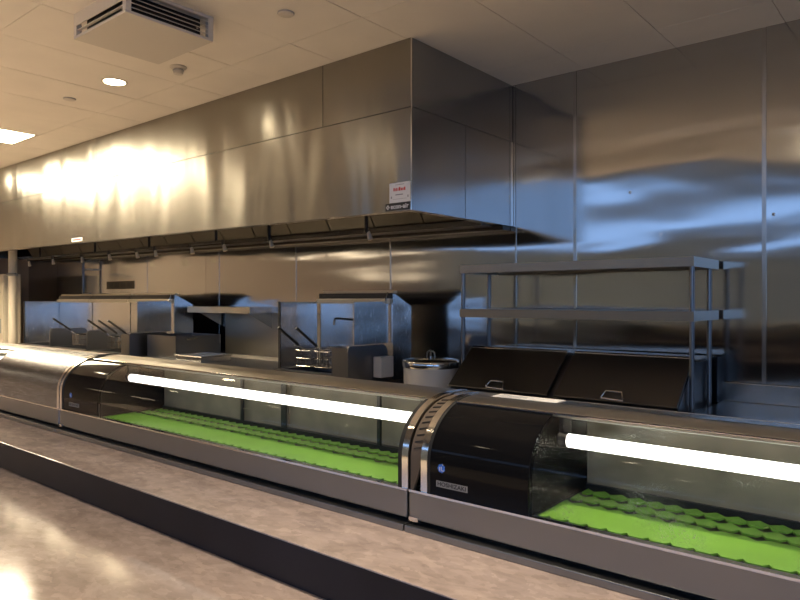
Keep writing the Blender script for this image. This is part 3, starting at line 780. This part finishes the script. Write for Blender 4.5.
def basket(x, y, z, label, tilt=.62, hlen=.24):
    r = thing('fry_basket', label, 'fry basket', (x, y, z), 'wire fry baskets')
    w = MB(); a, b, h = .075, .14, .12
    for zz in (0, h * .5, h):
        for (p, q) in (((-a, -b), (a, -b)), ((a, -b), (a, b)), ((a, b), (-a, b)), ((-a, b), (-a, -b))):
            w.tube([(x + p[0], y + p[1], z + zz), (x + q[0], y + q[1], z + zz)], .0025 if zz < h else .005, 6)
    for k in range(7):
        yy = y - b + 2 * b * k / 6
        for sx in (-a, a): w.tube([(x + sx, yy, z), (x + sx, yy, z + h)], .003, 5)
        w.tube([(x - a, yy, z), (x + a, yy, z)], .002, 5)
    for k in range(1, 4):
        xx = x - a + 2 * a * k / 4
        for sy in (-b, b): w.tube([(xx, y + sy, z), (xx, y + sy, z + h)], .002, 5)
    w.build('wire_basket', 'bright_steel', r)
    y0, z0 = y - b, z + h
    MB().tube([(x - .03, y0, z0), (x, y0 - .06, z0 + .05), (x + .03, y0, z0)], .004, 6).build('handle_yoke', 'bright_steel', r)
    MB().tube([(x, y0 - .05, z0 + .045), (x, y0 - .05 - hlen * math.cos(tilt), z0 + .045 + hlen * math.sin(tilt))], .011, 8).build('handle', 'black', r, True)
    MB().box(x - .03, x + .03, y + b - .002, 3.834, z + h - .012, z + h + .02).build('hook', 'bright_steel', r)
for (x, lab) in ((-3.84, 'wire fry basket on the left of the fryer beside the rice pot'), (-3.64, 'wire fry basket in the middle of the fryer beside the rice pot'),
                 (-6.80, 'wire fry basket leftmost in the right fryer of the far left group'), (-6.58, 'wire fry basket second from left in the right fryer of the far left group'),
                 (-6.38, 'wire fry basket rightmost in the far left group of fryers'), (-7.60, 'wire fry basket in the centre fryer of the far left group')):
    basket(x, 3.62, .955, lab)

# pot filler tap over the right fryer
r = thing('wall_tap', 'dark bent swing tap between the two splash shields', 'tap', (-3.62, 3.85, 1.25))
MB().tube([(-3.62, 3.85, 1.30), (-3.62, 3.76, 1.31), (-3.64, 3.64, 1.32), (-3.645, 3.625, 1.315), (-3.645, 3.62, 1.27)], .009).build('spout', 'dark_steel', r, True)
MB().tube([(-3.62, 3.85, 1.30), (-3.62, 3.838, 1.30)], .022, 14).build('flange', 'dark_steel', r, True)

# pale control box beside the fryer
r = thing('switch_box', 'small pale grey switch box on the right side of the near fryer', 'switch box', (-3.2, 3.55, .90))
box('case', 'white', r, -3.248, -3.17, 3.62, 3.76, .90, 1.05, .006)
box('bracket', 'dark_steel', r, -3.249, -3.243, 3.60, 3.78, .88, .90)

# ------------------------------------------------------------------ middle work table, wall shelf, pans
r = thing('cook_line_table', 'stainless work table below the wall shelf between the fryers', 'work table', (-5.1, 3.85, 0))
box('table_top', 'dark_steel', r, -6.17, -4.09, 3.42, 4.28, .87, .90, .003)
box('front_edge', 'bright_steel', r, -6.17, -4.09, 3.405, 3.42, .865, .905, .003)
box('rear_ledge', 'cream', r, -5.85, -4.35, 4.02, 4.06, .90, .93)
box('backsplash', 'splash_steel', r, -5.96, -4.10, 4.30, 4.316, .90, 1.33)
box('undershelf', 'dark_steel', r, -6.1, -4.15, 3.5, 4.2, .25, .27)
for (x, y) in ((-6.12, 3.47), (-4.14, 3.47), (-6.12, 4.2), (-4.14, 4.2)):
    MB().tube([(x, y, 0), (x, y, .87)], .02).build('leg', 'steel', r, True)
r = thing('wall_shelf', 'small stainless wall shelf under the middle of the hood', 'shelf', (-5.59, 4.13, 1.33))
mb = MB(); mb.box(-6.10, -5.08, 3.94, 4.315, 1.388, 1.392); mb.box(-6.10, -5.08, 3.94, 3.944, 1.335, 1.388); mb.box(-5.084, -5.08, 3.944, 4.315, 1.335, 1.388); mb.box(-6.10, -6.096, 3.944, 4.315, 1.335, 1.388)
mb.build('shelf_board', 'shield_steel', r)
box('front_lip', 'splash_steel', r, -6.10, -5.08, 3.934, 3.94, 1.333, 1.393)
for x in (-6.0, -5.2):
    MB().prism_x([(4.0, 1.335), (4.0, 1.387), (4.316, 1.387), (4.316, 1.18), (4.30, 1.18)], x, x + .004).build('bracket', 'steel', r)
r = thing('griddle_tub', 'dark steel tub standing at the left end of the middle work table', 'tub', (-5.9, 3.7, .90))
mb = MB(); mb.box(-6.12, -5.62, 3.50, 3.51, .90, 1.12); mb.box(-6.12, -5.62, 3.99, 4.0, .90, 1.12); mb.box(-6.12, -6.11, 3.51, 3.99, .90, 1.12); mb.box(-5.63, -5.62, 3.51, 3.99, .90, 1.12); mb.box(-6.11, -5.63, 3.51, 3.99, .90, .91)
mb.build('body', 'dark_steel', r); 
MB().tube([(-5.62, 3.60, 1.09), (-5.595, 3.60, 1.09), (-5.595, 3.72, 1.09), (-5.62, 3.72, 1.09)], .006).build('handle', 'bright_steel', r, True)
r = thing('steel_pan', 'shallow steel tray on the middle work table', 'tray', (-5.35, 3.62, .90))
mb = MB(); mb.box(-5.55, -5.15, 3.46, 3.78, .90, .905); mb.box(-5.55, -5.15, 3.46, 3.465, .905, .955); mb.box(-5.55, -5.15, 3.775, 3.78, .905, .955); mb.box(-5.55, -5.545, 3.465, 3.775, .905, .955); mb.box(-5.155, -5.15, 3.465, 3.775, .905, .955)
mb.build('tray_body', 'shield_steel', r)
MB().tube([(-5.56, 3.455, .955), (-5.14, 3.455, .955), (-5.14, 3.785, .955), (-5.56, 3.785, .955), (-5.56, 3.455, .955)], .006, 8).build('rolled_rim', 'bright_steel', r, True)

# ------------------------------------------------------------------ far left: pipe, cabinet, gas pipe
r = thing('riser_pipe', 'thick cream vertical pipe under the left end of the hood', 'pipe', (-9.67, 3.6, 0))
MB().tube([(-9.67, 3.6, 0), (-9.67, 3.6, HM - .02)], .052, 20).build('pipe', 'cream', r, True)
lath('floor_flange', 'cream', [(.10, 0), (.10, .02), (.07, .03)], -9.67, 3.6, 0, r)
MB().tube([(-9.67, 3.53, 1.80), (-9.40, 3.53, 1.80)], .012).build('side_rod', 'dark_steel', r, True)
lath('pipe_clamp', 'grey_metal', [(.054, 1.78), (.060, 1.785), (.060, 1.815), (.054, 1.82)], -9.67, 3.6, 0, r)
r = thing('tall_cabinet', 'beige tall cabinet behind the cream pipe at the far left', 'cabinet', (-10.6, 3.95, 0))
box('body', 'cream', r, -10.95, -10.1, 3.66, 3.86, .1, 1.82)
d = box('door', 'cream', r, -10.94, -10.11, 3.64, 3.66, .14, 1.80, .004)
box('handle', 'grey_metal', d, -10.2, -10.18, 3.615, 3.64, 1.0, 1.2)
box('plinth', 'black', r, -10.93, -10.12, 3.68, 3.84, 0, .1)
r = thing('gas_pipe', 'thin dark vertical gas pipe on the wall behind the left fryers', 'pipe', (-9.0, 4.25, 1.53))
MB().tube([(-8.95, 4.2, HB - .01), (-8.95, 4.2, 1.56), (-8.93, 4.2, 1.54), (-8.75, 4.2, 1.54)], .016).build('pipe', 'dark_steel', r, True)
box('clip', 'grey_metal', r, -8.98, -8.92, 4.2, WY - .001, 1.86, 1.88)
r = thing('wall_vent_plate', 'small slotted plate on the steel wall above the left fryers', 'plate', (-8.1, WY - .004, 1.63))
box('plate', 'hood_dark', r, -8.55, -7.85, WY - .004, WY, 1.60, 1.70)
for k in range(4): box('slot', 'black', r, -8.50 + k * .16, -8.39 + k * .16, WY - .005, WY - .004, 1.62, 1.68)

for o in list(bpy.data.objects):
    if '_o' in o: del o['_o']
